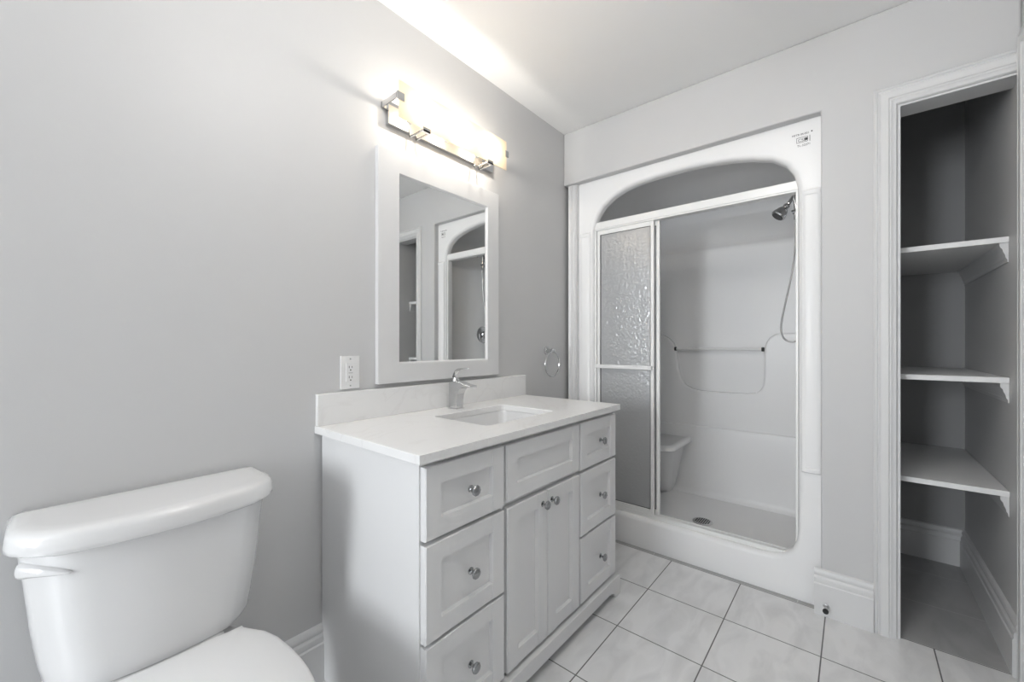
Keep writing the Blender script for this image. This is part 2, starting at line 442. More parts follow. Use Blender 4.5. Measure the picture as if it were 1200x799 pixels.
# base rail with bracket feet
bm = bmesh.new()
def base_poly(x0, x1):
    L = x1 - x0; pts = [(0, .086), (0, 0), (.050, 0)]
    pts += [(.056, .012), (.064, .024), (.082, .032), (.105, .034)]
    pts += [(L - a, b) for a, b in ((.105, .034), (.082, .032), (.064, .024), (.056, .012), (.050, 0), (0, 0), (0, .086))]
    return [(x0 + a, b) for a, b in pts]
extr(bm, [(x, -.572, z) for x, z in base_poly(VX0 - .012, VX1 + .012)], (0, .03, 0))
sp = [(-.572, .086), (-.572, 0), (-.52, 0), (-.512, .02), (-.49, .034), (-.09, .034), (-.06, .02), (-.05, 0), (-.004, 0), (-.004, .086)]
finish('base_rail', bm, CABW, van, bevel=.002)

KN = None
def knob_at(x, z, parent):
    global KN
    r = Vector(root(parent).location)
    if KN is None:
        bm = bmesh.new()
        lathe(bm, (0, 0, 0), (0, -1, 0), [(0, .0105), (.002, .0105), (.004, .007), (.006, .0045), (.013, .0042), (.0145, .0075), (.017, .0095)], 20)
        lathe(bm, (0, -.0165, 0), (0, -1, 0), [(0, .0100), (.003, .0148), (.007, .0158), (.010, .0138), (.0125, .0085), (.0130, .0)], 10)
        bmesh.ops.recalc_face_normals(bm, faces=bm.faces)
        KN = bpy.data.meshes.new('knob'); bm.to_mesh(KN); bm.free(); KN.materials.append(KCHROME)
        for p in KN.polygons: p.use_smooth = True
        KN.set_sharp_from_angle(angle=radians(25))
    o = bpy.data.objects.new('knob', KN); C.objects.link(o); o.parent = parent
    o.location = Vector((x, YF, z)) - r
    return o

def shaker(name, x0, x1, z0, z1, st=.052, rl=.050, knob=None):
    bm = bmesh.new(); d = .020; rec = .012
    o = [(x0, z0), (x1, z0), (x1, z1), (x0, z1)]
    i = [(x0 + st, z0 + rl), (x1 - st, z0 + rl), (x1 - st, z1 - rl), (x0 + st, z1 - rl)]
    i2 = [(x0 + st + .0025, z0 + rl + .0025), (x1 - st - .0025, z0 + rl + .0025), (x1 - st - .0025, z1 - rl - .0025), (x0 + st + .0025, z1 - rl - .0025)]
    b = .0022
    ob = [(x0 + b, z0 + b), (x1 - b, z0 + b), (x1 - b, z1 - b), (x0 + b, z1 - b)]
    rings = [[(x, YF + d, z) for x, z in o], [(x, YF + b, z) for x, z in o], [(x, YF, z) for x, z in ob],
             [(x, YF, z) for x, z in i], [(x, YF + rec, z) for x, z in i2]]
    loft(bm, rings)
    # stiles stand a hair proud of the rails, so the joint shows
    for xa, xb in ((x0 + b, x0 + st), (x1 - st, x1 - b)):
        box(bm, xa, xb, YF - .0016, YF + .001, z0 + b, z1 - b)
    ob_ = finish(name, bm, CABW, van, smooth=False)
    if knob: knob_at(knob[0], knob[1], ob_)
    return ob_
for x0, x1 in ((.653, .957), (1.422, 1.730)):
    xc = (x0 + x1) / 2 + (.008 if x0 < 1 else .010)
    for z0, z1 in ((.630, .820), (.366, .619), (.098, .357)):
        shaker('drawer', x0, x1, z0, z1, knob=(xc, (z0 + z1) / 2))
shaker('false_drawer_front', .969, 1.410, .637, .818)
shaker('door', .973, 1.188, .098, .619, knob=(1.162, .578))
shaker('door', 1.192, 1.410, .098, .619, knob=(1.219, .578))

# ------------------------------------------------------------------ countertop, sink, faucet
top = thing('countertop', 'white quartz countertop with a backsplash on the vanity cabinet', 'countertop', (1.19, -.28, .836))
hole = rrect(1.000, 1.400, -.445, -.160, .018, 5)
holeb = rrect(1.002, 1.398, -.443, -.162, .017, 5)
bm = bmesh.new()
plate_hole(bm, (.624, 1.752, -.570, -.001), [(rrect(.998, 1.402, -.447, -.158, .019, 5), .861), (hole, .859), (hole, .836)], lambda u, v, w: (u, v, w))
finish('slab', bm, QUARTZ, top, bevel=.0025, angle=50)
boxes('backsplash', QUARTZ, top, (.627, 1.752, -.021, -.001, .8612, .968), bevel=.0015)

sink = thing('sink', 'rectangular white undermount sink basin in the quartz countertop', 'sink', (1.2, -.30, .70))
bm = bmesh.new()
def rr3(x0, x1, y0, y1, r, z): return [(x, y, z) for x, y in rrect(x0, x1, y0, y1, r, 6)]
rings = [rr3(.985, 1.415, -.460, -.145, .03, .8355), rr3(.997, 1.403, -.448, -.157, .03, .8355), rr3(1.000, 1.400, -.445, -.160, .03, .825), rr3(1.008, 1.392, -.437, -.168, .035, .75),
         rr3(1.02, 1.38, -.425, -.18, .045, .722), rr3(1.05, 1.35, -.395, -.21, .05, .708), rr3(1.18, 1.22, -.32, -.28, .015, .702)]
outer = [rr3(1.17, 1.23, -.33, -.27, .015, .692), rr3(1.04, 1.36, -.405, -.20, .05, .696), rr3(1.0, 1.40, -.445, -.16, .045, .712), rr3(.985, 1.415, -.460, -.145, .035, .75)]
loft(bm, rings + outer + [rings[0]], False, False)
finish('basin', bm, PORC, sink)
bm = bmesh.new(); lathe(bm, (1.2, -.30, .701), (0, 0, 1), [(0, .022), (.003, .022), (.004, .018), (.006, .012), (.006, 0)]); finish('drain', bm, CHROME, sink)

fa = thing('faucet', 'chrome single-lever waterfall faucet standing behind the sink', 'faucet', (1.185, -.085, .861))
FX = 1.185; HW = .021
bm = bmesh.new()
# body and curved spout as one profile in (y, z)
prof = [(-.062, .861), (-.062, .972), (-.075, .978), (-.100, .980), (-.130, .976), (-.158, .968), (-.190, .965),
        (-.190, .957), (-.158, .957), (-.135, .952), (-.122, .940), (-.113, .920), (-.108, .895), (-.108, .861)]
extr(bm, [(FX - HW, y, z) for y, z in prof], (2 * HW, 0, 0))
finish('spout_body', bm, CHROME, fa, bevel=.002)
bm = bmesh.new(); box(bm, FX - HW - .003, FX + HW + .003, -.112, -.058, .8612, .866); finish('base_plate', bm, CHROME, fa, bevel=.001)
bm = bmesh.new()
lathe(bm, (FX, -.082, .978), (0, 0, 1), [(0, .017), (.004, .017), (.008, .013), (.016, .012), (.018, .0)], 20)
# curved lever blade
pth = [(-.072, .992), (-.078, 1.006), (-.090, 1.020), (-.106, 1.028), (-.126, 1.031), (-.146, 1.031)]
upp = [(y - .002, z + .0045) for y, z in pth]
loft(bm, [[(FX - w, y0, z0), (FX + w, y0, z0), (FX + w, y1, z1), (FX - w, y1, z1)] for (y0, z0), (y1, z1), w in zip(pth, upp, (.010, .012, .014, .015, .015, .014))])
finish('lever', bm, CHROME, fa, bevel=.0008)

# ------------------------------------------------------------------ mirror
mi = thing('wall_mirror', 'rectangular mirror in a wide flat white frame above the sink', 'mirror', (1.19, 0, .985))
bm = bmesh.new()
def rl(a, b, c, d): return rrect(a, b, c, d, .0008, 2)
plate_hole(bm, (.850, 1.527, .985, 1.886), [(rl(.942, 1.447, 1.060, 1.806), -.024), (rl(.948, 1.441, 1.066, 1.800), -.016), (rl(.948, 1.441, 1.066, 1.800), -.002)], lambda u, v, w: (u, w, v))
finish('frame', bm, TRIM, mi, bevel=.0025)
boxes('mirror_glass', MIRR, mi, (.947, 1.442, -.0145, -.0105, 1.065, 1.801), smooth=False)

# ------------------------------------------------------------------ wall lamp
LX0, LX1 = .895, 1.488; GY = -.102
la = thing('wall_lamp', 'lit three-bulb bath bar lamp with a frosted glass panel above the mirror', 'wall lamp', (1.19, 0, 2.03))
boxes('back_plate', CHROME, la, (LX0, LX1, -.022, -.001, 1.984, 2.072), bevel=.002)
boxes('glass_shade', SHADE, la, (LX0 - .010, LX1 + .004, GY - .004, GY, 1.974, 2.112), bevel=.001)
for cx in (1.010, 1.375):
    bm = bmesh.new()
    for dx in (-.016, .016):
        box(bm, cx + dx - .003, cx + dx + .003, GY + .004, -.020, 1.966, 1.972)
        box(bm, cx + dx - .003, cx + dx + .003, -.026, -.020, 1.966, 2.0)
    box(bm, cx - .019, cx + .019, GY - .009, GY + .006, 1.966, 1.972)
    box(bm, cx - .018, cx + .018, GY - .009, GY - .0045, 1.966, 1.982)
    finish('glass_clip', bm, CHROME, la, bevel=.0008)
for x0, x1 in ((LX0 - .022, LX0 + .006), (LX1 - .002, LX1 + .014)):
    bm = bmesh.new()
    xo = x0 if x0 < 1 else x1 - .005
    box(bm, xo, xo + .005, GY - .008, -.010, 2.040, 2.062)
    box(bm, x0, x1, -.014, -.004, 2.040, 2.062)
    box(bm, x0 if x0 < 1 else x0 - .006, x1 + (.006 if x0 < 1 else 0), GY - .009, GY - .0045, 2.036, 2.066)
    finish('side_bracket', bm, CHROME, la, bevel=.001)
for cx in (LX0 + .105, (LX0 + LX1) / 2, LX1 - .105):
    bm = bmesh.new()
    lathe(bm, (cx, -.022, 2.04), (0, -1, 0), [(0, .016), (.012, .016), (.014, .012), (.020, .011)], 20)
    sck = finish('bulb_socket', bm, ALUW, la)
    bm = bmesh.new()
    lathe(bm, (cx, -.042, 2.04), (0, -1, 0), [(0, .006), (.004, .007), (.022, .007), (.028, .004), (.030, 0)], 14)
    finish('bulb', bm, BULB, sck)
    l = bpy.data.lights.new('bulb_light', 'POINT'); l.energy = 0.85; l.color = (1.0, 0.93, 0.84); l.shadow_soft_size = .009
    o = bpy.data.objects.new('bulb_light', l); C.objects.link(o); o.location = Vector((cx, -.087, 2.045)) - Vector(la.location); o.parent = la

# ------------------------------------------------------------------ outlet
ou = thing('wall_outlet', 'white duplex wall outlet between the mirror and the toilet', 'outlet', (.749, 0, 1.035))
boxes('cover_plate', SEATP, ou, (.713, .785, -.006, -.0005, .976, 1.094), bevel=.002)
boxes('receptacle', SEATP, ou, (.7325, .7655, -.0085, -.005, 1.002, 1.068), bevel=.001)
bm = bmesh.new()
for zc in (1.052, 1.016):
    box(bm, .7425, .7445, -.0088, -.0080, zc - .002, zc + .0065); box(bm, .7535, .7555, -.0088, -.0080, zc - .001, zc + .0055)
    lathe(bm, (.749, -.008, zc - .0085), (0, -1, 0), [(0, .0026), (.0008, .0026)], 12)
finish('socket_slots', bm, SLOT, ou, smooth=False)
boxes('reset_button', mat('grey_button', (.55, .55, .55), .4), ou, (.741, .757, -.0098, -.0082, 1.0315, 1.0355))
bm = bmesh.new()
bm.free()
for zc in (1.083, .987):
    bm = bmesh.new(); lathe(bm, (.749, -.006, zc), (0, -1, 0), [(0, .003), (.001, .0025)], 12); finish('screw', bm, NICKEL, ou)

# ------------------------------------------------------------------ towel ring
tr = thing('towel_ring', 'round chrome towel ring on the wall right of the mirror', 'towel ring', (1.975, 0, 1.1))
bm = bmesh.new()
lathe(bm, (1.975, -.001, 1.098), (0, -1, 0), [(0, .025), (.005, .025), (.009, .021), (.012, .012), (.035, .010), (.040, .014), (.050, .015), (.056, .010), (.057, 0)], 24)
finish('wall_post', bm, CHROME, tr)
bm = bmesh.new(); ring = [(1.968 + .072 * sin(a), -.047 - .006 * cos(a) * 0, 1.020 + .072 * cos(a)) for a in [2 * pi * k / 48 for k in range(48)]]
rings = []
for k in range(48):
    p = Vector(ring[k]); c = Vector((1.968, -.047, 1.020)); e = (p - c).normalized(); yv = Vector((0, 1, 0))
    rings.append([p + e * .0038 * cos(2 * pi * j / 10) + yv * .0038 * sin(2 * pi * j / 10) for j in range(10)])
loft(bm, rings + [rings[0]], False, False); bmesh.ops.remove_doubles(bm, verts=bm.verts, dist=1e-6)
finish('ring', bm, CHROME, tr)

# ------------------------------------------------------------------ shower stall
XS = 2.205
sh = thing('shower_stall', 'white moulded acrylic shower stall with an arched front opening', 'shower stall', (2.6, -.69, 0))
op = [(-.18, .23), (-.186, .205), (-.202, .185), (-.225, .172), (-.26, .168), (-.50, .168), (-.80, .168), (-1.06, .168), (-1.11, .174), (-1.15, .19), (-1.18, .218), (-1.195, .26), (-1.20, .31),
      (-1.20, .60), (-1.20, 1.0), (-1.20, 1.4), (-1.20, 1.77), (-1.197, 1.84), (-1.184, 1.895), (-1.155, 1.945), (-1.10, 1.985), (-1.02, 2.012), (-.93, 2.032), (-.82, 2.045), (-.70, 2.050),
      (-.57, 2.048), (-.46, 2.040), (-.38, 2.025), (-.31, 1.998), (-.25, 1.958), (-.21, 1.905), (-.188, 1.85), (-.18, 1.78), (-.18, 1.4), (-.18, 1.0), (-.18, .6)]
def offs(loop, d):
    n = len(loop); out = []
    for i in range(n):
        a, b = Vector(loop[i - 1]), Vector(loop[(i + 1) % n]); t = (b - a).normalized()
        nr = Vector((-t.y, t.x)); out.append((loop[i][0] + nr.x * d, loop[i][1] + nr.y * d))
    return out
if True:
    cu, cv = -.69, 1.1
    t = offs(op, .01); s = sum(math.hypot(a - cu, b - cv) for a, b in t) - sum(math.hypot(a - cu, b - cv) for a, b in op)
    SG = 1 if s > 0 else -1
rg = []
R_ = .024
for k in range(6):
    a = pi / 2 * k / 5
    rg.append((offs(op, SG * R_ * (1 - sin(a))), XS + R_ * (1 - cos(a))))
rg.append((op, XS + .050))
bm = bmesh.new()
plate_hole(bm, (-1.31, -.085, .001, 2.155), rg, lambda u, v, w: (w, u, v))
finish('front_frame', bm, ACRY, sh, angle=40)
# bulged pilasters either side with collars
for y0, y1 in ((-1.2855, -1.212), (-.165, -.092)):
    bm = bmesh.new()
    def sec(z, k):
        ym, hw = (y0 + y1) / 2, (y1 - y0) / 2
        pts = [(XS + .004 , y0)] + [(XS + .002 - k * (sin(pi * j / 12)) ** .8, ym - hw * cos(pi * j / 12)) for j in range(13)] + [(XS + .004, y1)]
        return [(x, y, z) for x, y in pts]
    loft(bm, [sec(.572, .006), sec(.576, .016), sec(.592, .016), sec(.597, .011), sec(1.787, .011), sec(1.792, .0155), sec(1.806, .0155), sec(1.815, .004)])
    finish('pilaster', bm, ACRY, sh, angle=35)
# pan with threshold
bm = bmesh.new()
def plan(off, z, xf=XS + .045, rc=.09):
    oy = off if z > 1.5 else max(off, -.012)
    x1, y0, y1 = 3.035 + off, -1.215 - oy, -.155 + oy
    r = max(rc + off, .01); P = [(xf, y0)]
    P += [(x1 - r + r * sin(radians(a)), y0 + r - r * cos(radians(a))) for a in range(0, 91, 10)]
    P += [(x1 - r + r * cos(radians(a)), y1 - r + r * sin(radians(a))) for a in range(0, 91, 10)]
    P += [(xf, y1)]
    return [(x, y, z) for x, y in P]
# walls (open toward the room): loft of plan curves
ws = [(.100, -.075), (.106, -.062), (.118, -.054), (.140, -.048), (.30, -.047), (.560, -.046), (.567, -.044), (.572, -.038), (.575, -.030), (.580, .008), (1.2, .010), (1.765, .012), (1.785, .010), (1.800, .016), (1.812, .030), (1.84, .034), (1.98, .034), (2.035, .036), (2.05, .04)]
ws[-3:] = [(1.99, .034), (2.04, .026), (2.075, .004), (2.098, -.03), (2.112, -.075), (2.118, -.13)]
rings = [plan(o, z) for z, o in ws]
bm = bmesh.new(); V_ = loft(bm, rings, False, False, closed=False)
bm.faces.new(V_[-1])          # low ceiling of the stall
fw = finish('wall_surround', bm, ACRY, sh, angle=60, recalc=False)
m_ = fw.modifiers.new('thick', 'SOLIDIFY'); m_.thickness = .004; m_.offset = 1
bm = bmesh.new()
p0 = plan(-.075, .100)
mx = bm.verts.new((2.56, -.70, .083))
vv = [bm.verts.new(p) for p in p0] + [bm.verts.new((XS + .115, -.21, .100)), bm.verts.new((XS + .115, -1.16, .100))]
vv[0].co = (XS + .115, -1.16, .100); vv[len(p0) - 1].co = (XS + .115, -.21, .100)
vv = vv[:len(p0)]
for i in range(len(vv)): bm.faces.new((vv[i], vv[(i + 1) % len(vv)], mx))
# threshold body: apron top, inner step and slope to the floor
th = [(XS + .047, .001), (XS + .047, .168), (XS + .075, .168), (XS + .090, .160), (XS + .098, .120), (XS + .106, .105), (XS + .118, .0995), (XS + .118, .001)]
loft(bm, [[(x, y, z) for x, z in th] for y in (-1.222, -.150)])
finish('shower_pan', bm, ACRY, sh, angle=45)
# raised lower back panel with the U-shaped cut-out
up = [(-.16, .555), (-.16, 1.206), (-.29, 1.206), (-.325, 1.198), (-.36, 1.178), (-.388, 1.145), (-.404, 1.105), (-.416, 1.04), (-.430, .95), (-.446, .890), (-.475, .848), (-.52, .824), (-.58, .814),
      (-.72, .812), (-.86, .814), (-.905, .822), (-.935, .842), (-.950, .875), (-.955, .93), (-.958, 1.10), (-.966, 1.145), (-.985, 1.178), (-1.012, 1.198), (-1.045, 1.206), (-1.21, 1.206), (-1.21, .555)]
bm = bmesh.new(); extr(bm, [(3.000, y, z) for y, z in up], (.055, 0, 0))
finish('back_panel', bm, ACRY, sh, bevel=.012, segs=5)
bm = bmesh.new(); tube(bm, [(3.004, -.410, 1.103), (3.004, -.953, 1.103)], .0085, 14)
gb = finish('grab_bar', bm, ALUW, sh)
for y in (-.410, -.950):
    bm = bmesh.new(); tube(bm, [(3.004, y - .005, 1.103), (3.004, y + .008, 1.103)], .0135, 14); finish('end_cap', bm, BLACK, gb, label='black end cap')
# corner seat
bm = bmesh.new()
def seat(x0, y1, r, z): return [(3.03, -.15, z), (x0, -.15, z)] + [(x0 + r * (1 - cos(radians(a))), y1 + r * (1 - sin(radians(a))), z) for a in range(0, 91, 15)] + [(3.03, y1, z)]
loft(bm, [seat(2.86, -.40, .09, .098), seat(2.83, -.41, .09, .13), seat(2.68, -.475, .09, .43), seat(2.655, -.488, .08, .447), seat(2.600, -.515, .07, .450), seat(2.592, -.522, .07, .458), seat(2.592, -.522, .07, .478), seat(2.602, -.512, .07, .488), seat(2.625, -.49, .06, .488), seat(2.635, -.48, .06, .483)])
finish('corner_seat', bm, ACRY, sh, angle=50)
bm = bmesh.new(); lathe(bm, (2.575, -.705, .0845), (0, 0, 1), [(0, .055), (.004, .055), (.006, .048), (.006, .0)], 28)
dn = finish('drain', bm, NICKEL, sh)
bm = bmesh.new()
for i in range(-3, 4):
    w = math.sqrt(max(0, .042 ** 2 - (i * .0115) ** 2))
    box(bm, 2.575 - w, 2.575 + w, -.705 + i * .0115 - .0036, -.705 + i * .0115 + .0036, .0895, .0912)
finish('grille_slots', bm, DARK, dn, smooth=False)

def text_mesh(name, s, size, loc, rotz, parent, m=INK):
    cu = bpy.data.curves.new('t', 'FONT'); cu.body = s; cu.size = size; cu.extrude = .0002
    o = bpy.data.objects.new('t', cu); C.objects.link(o)
    me = bpy.data.meshes.new_from_object(o.evaluated_get(bpy.context.evaluated_depsgraph_get()))
    bpy.data.objects.remove(o)
    bm = bmesh.new(); bm.from_mesh(me); bpy.data.meshes.remove(me)
    M = Matrix.Translation(loc) @ Matrix.Rotation(rotz, 4, 'Z') @ Matrix.Rotation(pi / 2, 4, 'X')
    bmesh.ops.transform(bm, matrix=M, verts=bm.verts)
    return finish(name, bm, m, parent, smooth=False)
RZ = -pi / 2
lb = text_mesh('printed_label', 'MFTR 0S-001', .0115, (XS - .0006, -1.178, 2.060), RZ, sh)
text_mesh('printed_text', 'CSE', .018, (XS - .0006, -1.200, 2.032), RZ, lb)
text_mesh('printed_text', 'TL-22271', .0125, (XS - .0006, -1.197, 2.010), RZ, lb)
bm = bmesh.new()
for a in ((-1.195, -1.236, 2.0490, 2.0505), (-1.195, -1.236, 2.0275, 2.029), (-1.195, -1.1965, 2.0275, 2.0505), (-1.2345, -1.236, 2.0275, 2.0505), (-1.242, -1.244, 2.026, 2.052)): box(bm, XS - .0006, XS - .0001, *a)
lathe(bm, (XS - .0001, -1.2305, 2.039), (-1, 0, 0), [(0, .006), (.0006, .006)], 14)
lathe(bm, (XS - .0001, -1.2500, 2.067), (-1, 0, 0), [(0, .003), (.0006, .003)], 12)
finish('printed_mark', bm, INK, lb, smooth=False)

# ------------------------------------------------------------------ sliding shower door
sd = thing('shower_door', 'white framed sliding shower door with pebbled glass, slid to the left', 'shower door', (2.25, -.69, .17))
boxes('header_track', ALUW, sd, (2.228, 2.275, -1.205, -.178, 1.822, 1.832), (2.224, 2.230, -1.205, -.178, 1.830, 1.868), (2.271, 2.275, -1.205, -.178, 1.830, 1.868), (2.226, 2.275, -1.205, -.178, 1.865, 1.871), bevel=.002)
boxes('bottom_track', ALUW, sd, (2.232, 2.272, -1.19, -.188, .1685, .176), (2.232, 2.235, -1.19, -.188, .175, .190), (2.251, 2.254, -1.19, -.188, .175, .186), (2.269, 2.272, -1.19, -.188, .175, .190), bevel=.0008)
boxes('wall_jamb', ALUW, sd, (2.228, 2.274, -.192, -.180, .177, 1.822), bevel=.0015)
boxes('wall_jamb', ALUW, sd, (2.228, 2.274, -1.1995, -1.190, .190, 1.822), bevel=.0015)
def panel(xc, y0, y1, z0, z1, bar):
    bm = bmesh.new(); h = .008
    for b in ((xc - h, xc + h, y1 - .018, y1, z0, z1), (xc - h, xc + h, y0, y0 + .018, z0, z1), (xc - h, xc + h, y0 + .018, y1 - .018, z1 - .034, z1), (xc - h, xc + h, y0 + .018, y1 - .018, z0, z0 + .026)): box(bm, *b)
    f = finish('sliding_panel', bm, ALUW, sd, bevel=.002)
    boxes('glass', OBSC, f, (xc - .0025, xc + .0025, y0 + .016, y1 - .016, z0 + .02, z1 - .03), smooth=False)
    bm = bmesh.new()
    for b in ((xc - .004, xc - .0028, y1 - .024, y1 - .018, z0 + .026, z1 - .034), (xc - .004, xc - .0028, y0 + .018, y0 + .022, z0 + .026, z1 - .034), (xc - .004, xc - .0028, y0 + .018, y1 - .018, z0 + .026, z0 + .030), (xc - .004, xc - .0028, y0 + .018, y1 - .018, z1 - .037, z1 - .034)): box(bm, *b)
    finish('glass_gasket', bm, mat('dark_gasket', (.12, .12, .12), .6), f)
    if bar:
        bm = bmesh.new()
        box(bm, xc - .034, xc - .026, y0 + .004, y1 - .004, .993, 1.015)
        box(bm, xc - .030, xc - h, y0 + .004, y0 + .016, .995, 1.013); box(bm, xc - .030, xc - h, y1 - .016, y1 - .004, .995, 1.013)
        finish('towel_bar', bm, ALUW, f, bevel=.003)
        bm = bmesh.new(); box(bm, xc - .0355, xc - .0335, y0 + .004, y0 + .024, .9935, 1.0145); finish('bar_end', bm, SEATP, f)
panel(2.243, -.541, -.194, .190, 1.830, True)
panel(2.263, -.566, -.212, .190, 1.830, False)

# ------------------------------------------------------------------ shower head with hose
hd = thing('shower', 'chrome shower head on a bent arm at the top right of the stall', 'shower head', (2.60, -1.2, 1.92))
bm = bmesh.new(); tube(bm, [(2.60, -1.212, 1.935), (2.60, -1.18, 1.938), (2.60, -1.155, 1.925), (2.60, -1.134, 1.896), (2.60, -1.122, 1.872)], .0095, 12); finish('arm', bm, CHROME, hd)
bm = bmesh.new(); d = Vector((-.02, .045, -.06)).normalized()
lathe(bm, Vector((2.60, -1.124, 1.878)), d, [(0, .010), (.008, .016), (.016, .016), (.020, .012), (.026, .017), (.040, .026), (.062, .034), (.074, .036), (.080, .032), (.081, .0)], 24)
sp_ = finish('spray_head', bm, CHROME, hd)
bm = bmesh.new(); lathe(bm, Vector((2.60, -1.124, 1.878)) + d * .0805, d, [(0, .029), (.002, .028), (.002, 0)], 24); finish('spray_face', bm, DARK, sp_)
bm = bmesh.new(); lathe(bm, (2.60, -1.212, 1.935), (0, 1, 0), [(0, .028), (.004, .028), (.010, .014), (.012, .0)]); finish('flange', bm, CHROME, hd)
bm = bmesh.new()
tube(bm, [(2.60, -1.150, 1.918), (2.60, -1.158, 1.86), (2.60, -1.158, 1.79)], .010, 12)
tube(bm, [(2.60, -1.17, 1.84), (2.60, -1.14, 1.83)], .012, 10)
finish('diverter', bm, CHROME, hd)
bm = bmesh.new()
hp = [(2.60, -1.158, 1.79), (2.60, -1.156, 1.70), (2.60, -1.150, 1.60), (2.60, -1.135, 1.48), (2.60, -1.112, 1.36), (2.60, -1.096, 1.27), (2.60, -1.092, 1.215), (2.60, -1.100, 1.175), (2.60, -1.122, 1.152), (2.60, -1.155, 1.150), (2.60, -1.185, 1.175), (2.60, -1.197, 1.23)]
def smoothpath(P, n=6):
    P = [Vector(p) for p in P]; out = []
    for i in range(len(P) - 1):
        p0, p1, p2, p3 = P[max(i - 1, 0)], P[i], P[i + 1], P[min(i + 2, len(P) - 1)]
        for k in range(n):
            t = k / n
            out.append(.5 * ((2 * p1) + (p2 - p0) * t + (2 * p0 - 5 * p1 + 4 * p2 - p3) * t * t + (3 * p1 - p0 - 3 * p2 + p3) * t ** 3))
    out.append(P[-1]); return out
tube(bm, smoothpath(hp), .0048, 8); finish('hose', bm, HOSEM, hd)

vl = thing('shower_valve', 'round chrome shower valve on the right side wall of the stall', 'shower valve', (2.67, -1.22, 1.22))
bm = bmesh.new(); lathe(bm, (2.67, -1.224, 1.223), (0, 1, 0), [(0, .075), (.005, .075), (.012, .06), (.016, .03), (.040, .028), (.045, .02), (.046, 0)], 32); finish('escutcheon', bm, CHROME, vl)
bm = bmesh.new(); tube(bm, [(2.67, -1.185, 1.223), (2.67, -1.168, 1.20), (2.67, -1.160, 1.15)], [.012, .009, .007], 10); finish('valve_handle', bm, CHROME, vl)

# ------------------------------------------------------------------ closet shelves
SP = [(a * .6, b) for a, b in [(0, 0), (0, -.072), (.004, -.072), (.006, -.060), (.012, -.055), (.014, -.044), (.022, -.034), (.026, -.022), (.034, -.016), (.036, -.010), (.036, 0)]]
for zt, xf, lab in ((1.530, 2.306, 'white closet shelf at the top of the three, seen from below'),
                    (1.014, 2.300, 'white closet shelf in the middle of the three, at eye level'),
                    (.600, 2.296, 'white closet shelf lowest of the three, seen from above')):
    s_ = thing('closet_shelf', lab, 'shelf', (2.7, -1.63, zt), 'closet shelves')
    boxes('shelf_board', SHELFW, s_, (xf, 3.081, YR + .001, -1.432, zt - .021, zt), bevel=.0015)
    bm = bmesh.new(); profile_run(bm, SP, (xf + .006, YR + .001, zt - .0212), (3.081, YR + .001, zt - .0212), (0, 1, 0)); finish('support_cleat', bm, TRIM, s_, angle=28)
    bm = bmesh.new(); profile_run(bm, SP, (xf + .006, -1.432, zt - .0212), (3.081, -1.432, zt - .0212), (0, -1, 0)); finish('support_cleat', bm, TRIM, s_, angle=28)

# ------------------------------------------------------------------ door stop on the baseboard
ds = thing('door_stop', 'small dark metal door stop screwed to the baseboard beside the shower', 'door stop', (2.12, -1.31, .05))
bm = bmesh.new(); lathe(bm, (XW - .021, -1.302, .045), (-1, 0, 0), [(0, .011), (.003, .011), (.006, .006), (.03, .005), (.036, .005)], 16); finish('stem', bm, NICKEL, ds)
bm = bmesh.new(); lathe(bm, (XW - .057, -1.302, .045), (-1, 0, 0), [(0, .008), (.003, .010), (.010, .010), (.013, .008), (.0135, 0)], 16); finish('rubber_tip', bm, BLACK, ds, label='black rubber tip')

# ------------------------------------------------------------------ toilet
TX = .209
to = thing('toilet', 'white two-piece toilet with a closed lid beside the vanity', 'toilet', (TX, -.4, 0))
def tank_out(hw, yb, yf, ch, bow, z, r=.02):
    """outline of tank/lid seen from above: straight back, chamfered front corners, bowed front"""
    pts = [(hw, yb + .0)]
    side = yf + bow + ch * 1.05
    raw = [(-hw * .97, yb), (hw * .97, yb), (hw, yb - .012), (hw, side + .01)]
    A = Vector((hw, side)); B = Vector((hw - ch, yf + bow))
    n = 7
    ctl = Vector((hw - ch * .36, yf + bow + ch * .38))
    for k in range(1, n):
        t = k / n; raw.append(tuple(A * (1 - t) ** 2 + ctl * 2 * t * (1 - t) + B * t * t))
    m = 10
    for k in range(m + 1):
        u = -1 + 2 * k / m
        raw.append((-(hw - ch) * u, yf + bow * u * u))
    for k in range(n - 1, 0, -1):
        t = k / n; q = A * (1 - t) ** 2 + ctl * 2 * t * (1 - t) + B * t * t; raw.append((-q.x, q.y))
    raw += [(-hw, side + .01), (-hw, yb - .012)]
    return [(TX + x, y, z) for x, y in raw]
bm = bmesh.new()
loft(bm, [tank_out(.150, -.035, -.180, .05, .010, .4225), tank_out(.172, -.028, -.196, .06, .010, .4235), tank_out(.180, -.025, -.203, .065, .012, .428), tank_out(.186, -.022, -.206, .067, .013, .442), tank_out(.193, -.020, -.209, .07, .015, .475), tank_out(.203, -.020, -.215, .07, .018, .55),
          tank_out(.213, -.020, -.222, .07, .021, .66), tank_out(.221, -.020, -.228, .07, .023, .729)])
finish('tank', bm, PORC, to, angle=40)
bm = bmesh.new()
loft(bm, [tank_out(.222, -.016, -.232, .07, .024, .728), tank_out(.232, -.012, -.243, .07, .024, .7285), tank_out(.2365, -.010, -.2475, .07, .024, .733), tank_out(.237, -.010, -.248, .07, .024, .742), tank_out(.2345, -.010, -.2455, .07, .024, .760), tank_out(.232, -.011, -.243, .07, .024, .767), tank_out(.227, -.013, -.238, .069, .024, .772),
          tank_out(.219, -.018, -.230, .067, .023, .7745), tank_out(.20, -.028, -.212, .062, .021, .7755), tank_out(.14, -.05, -.17, .04, .012, .776)])
finish('tank_lid', bm, PORC, to, angle=50)
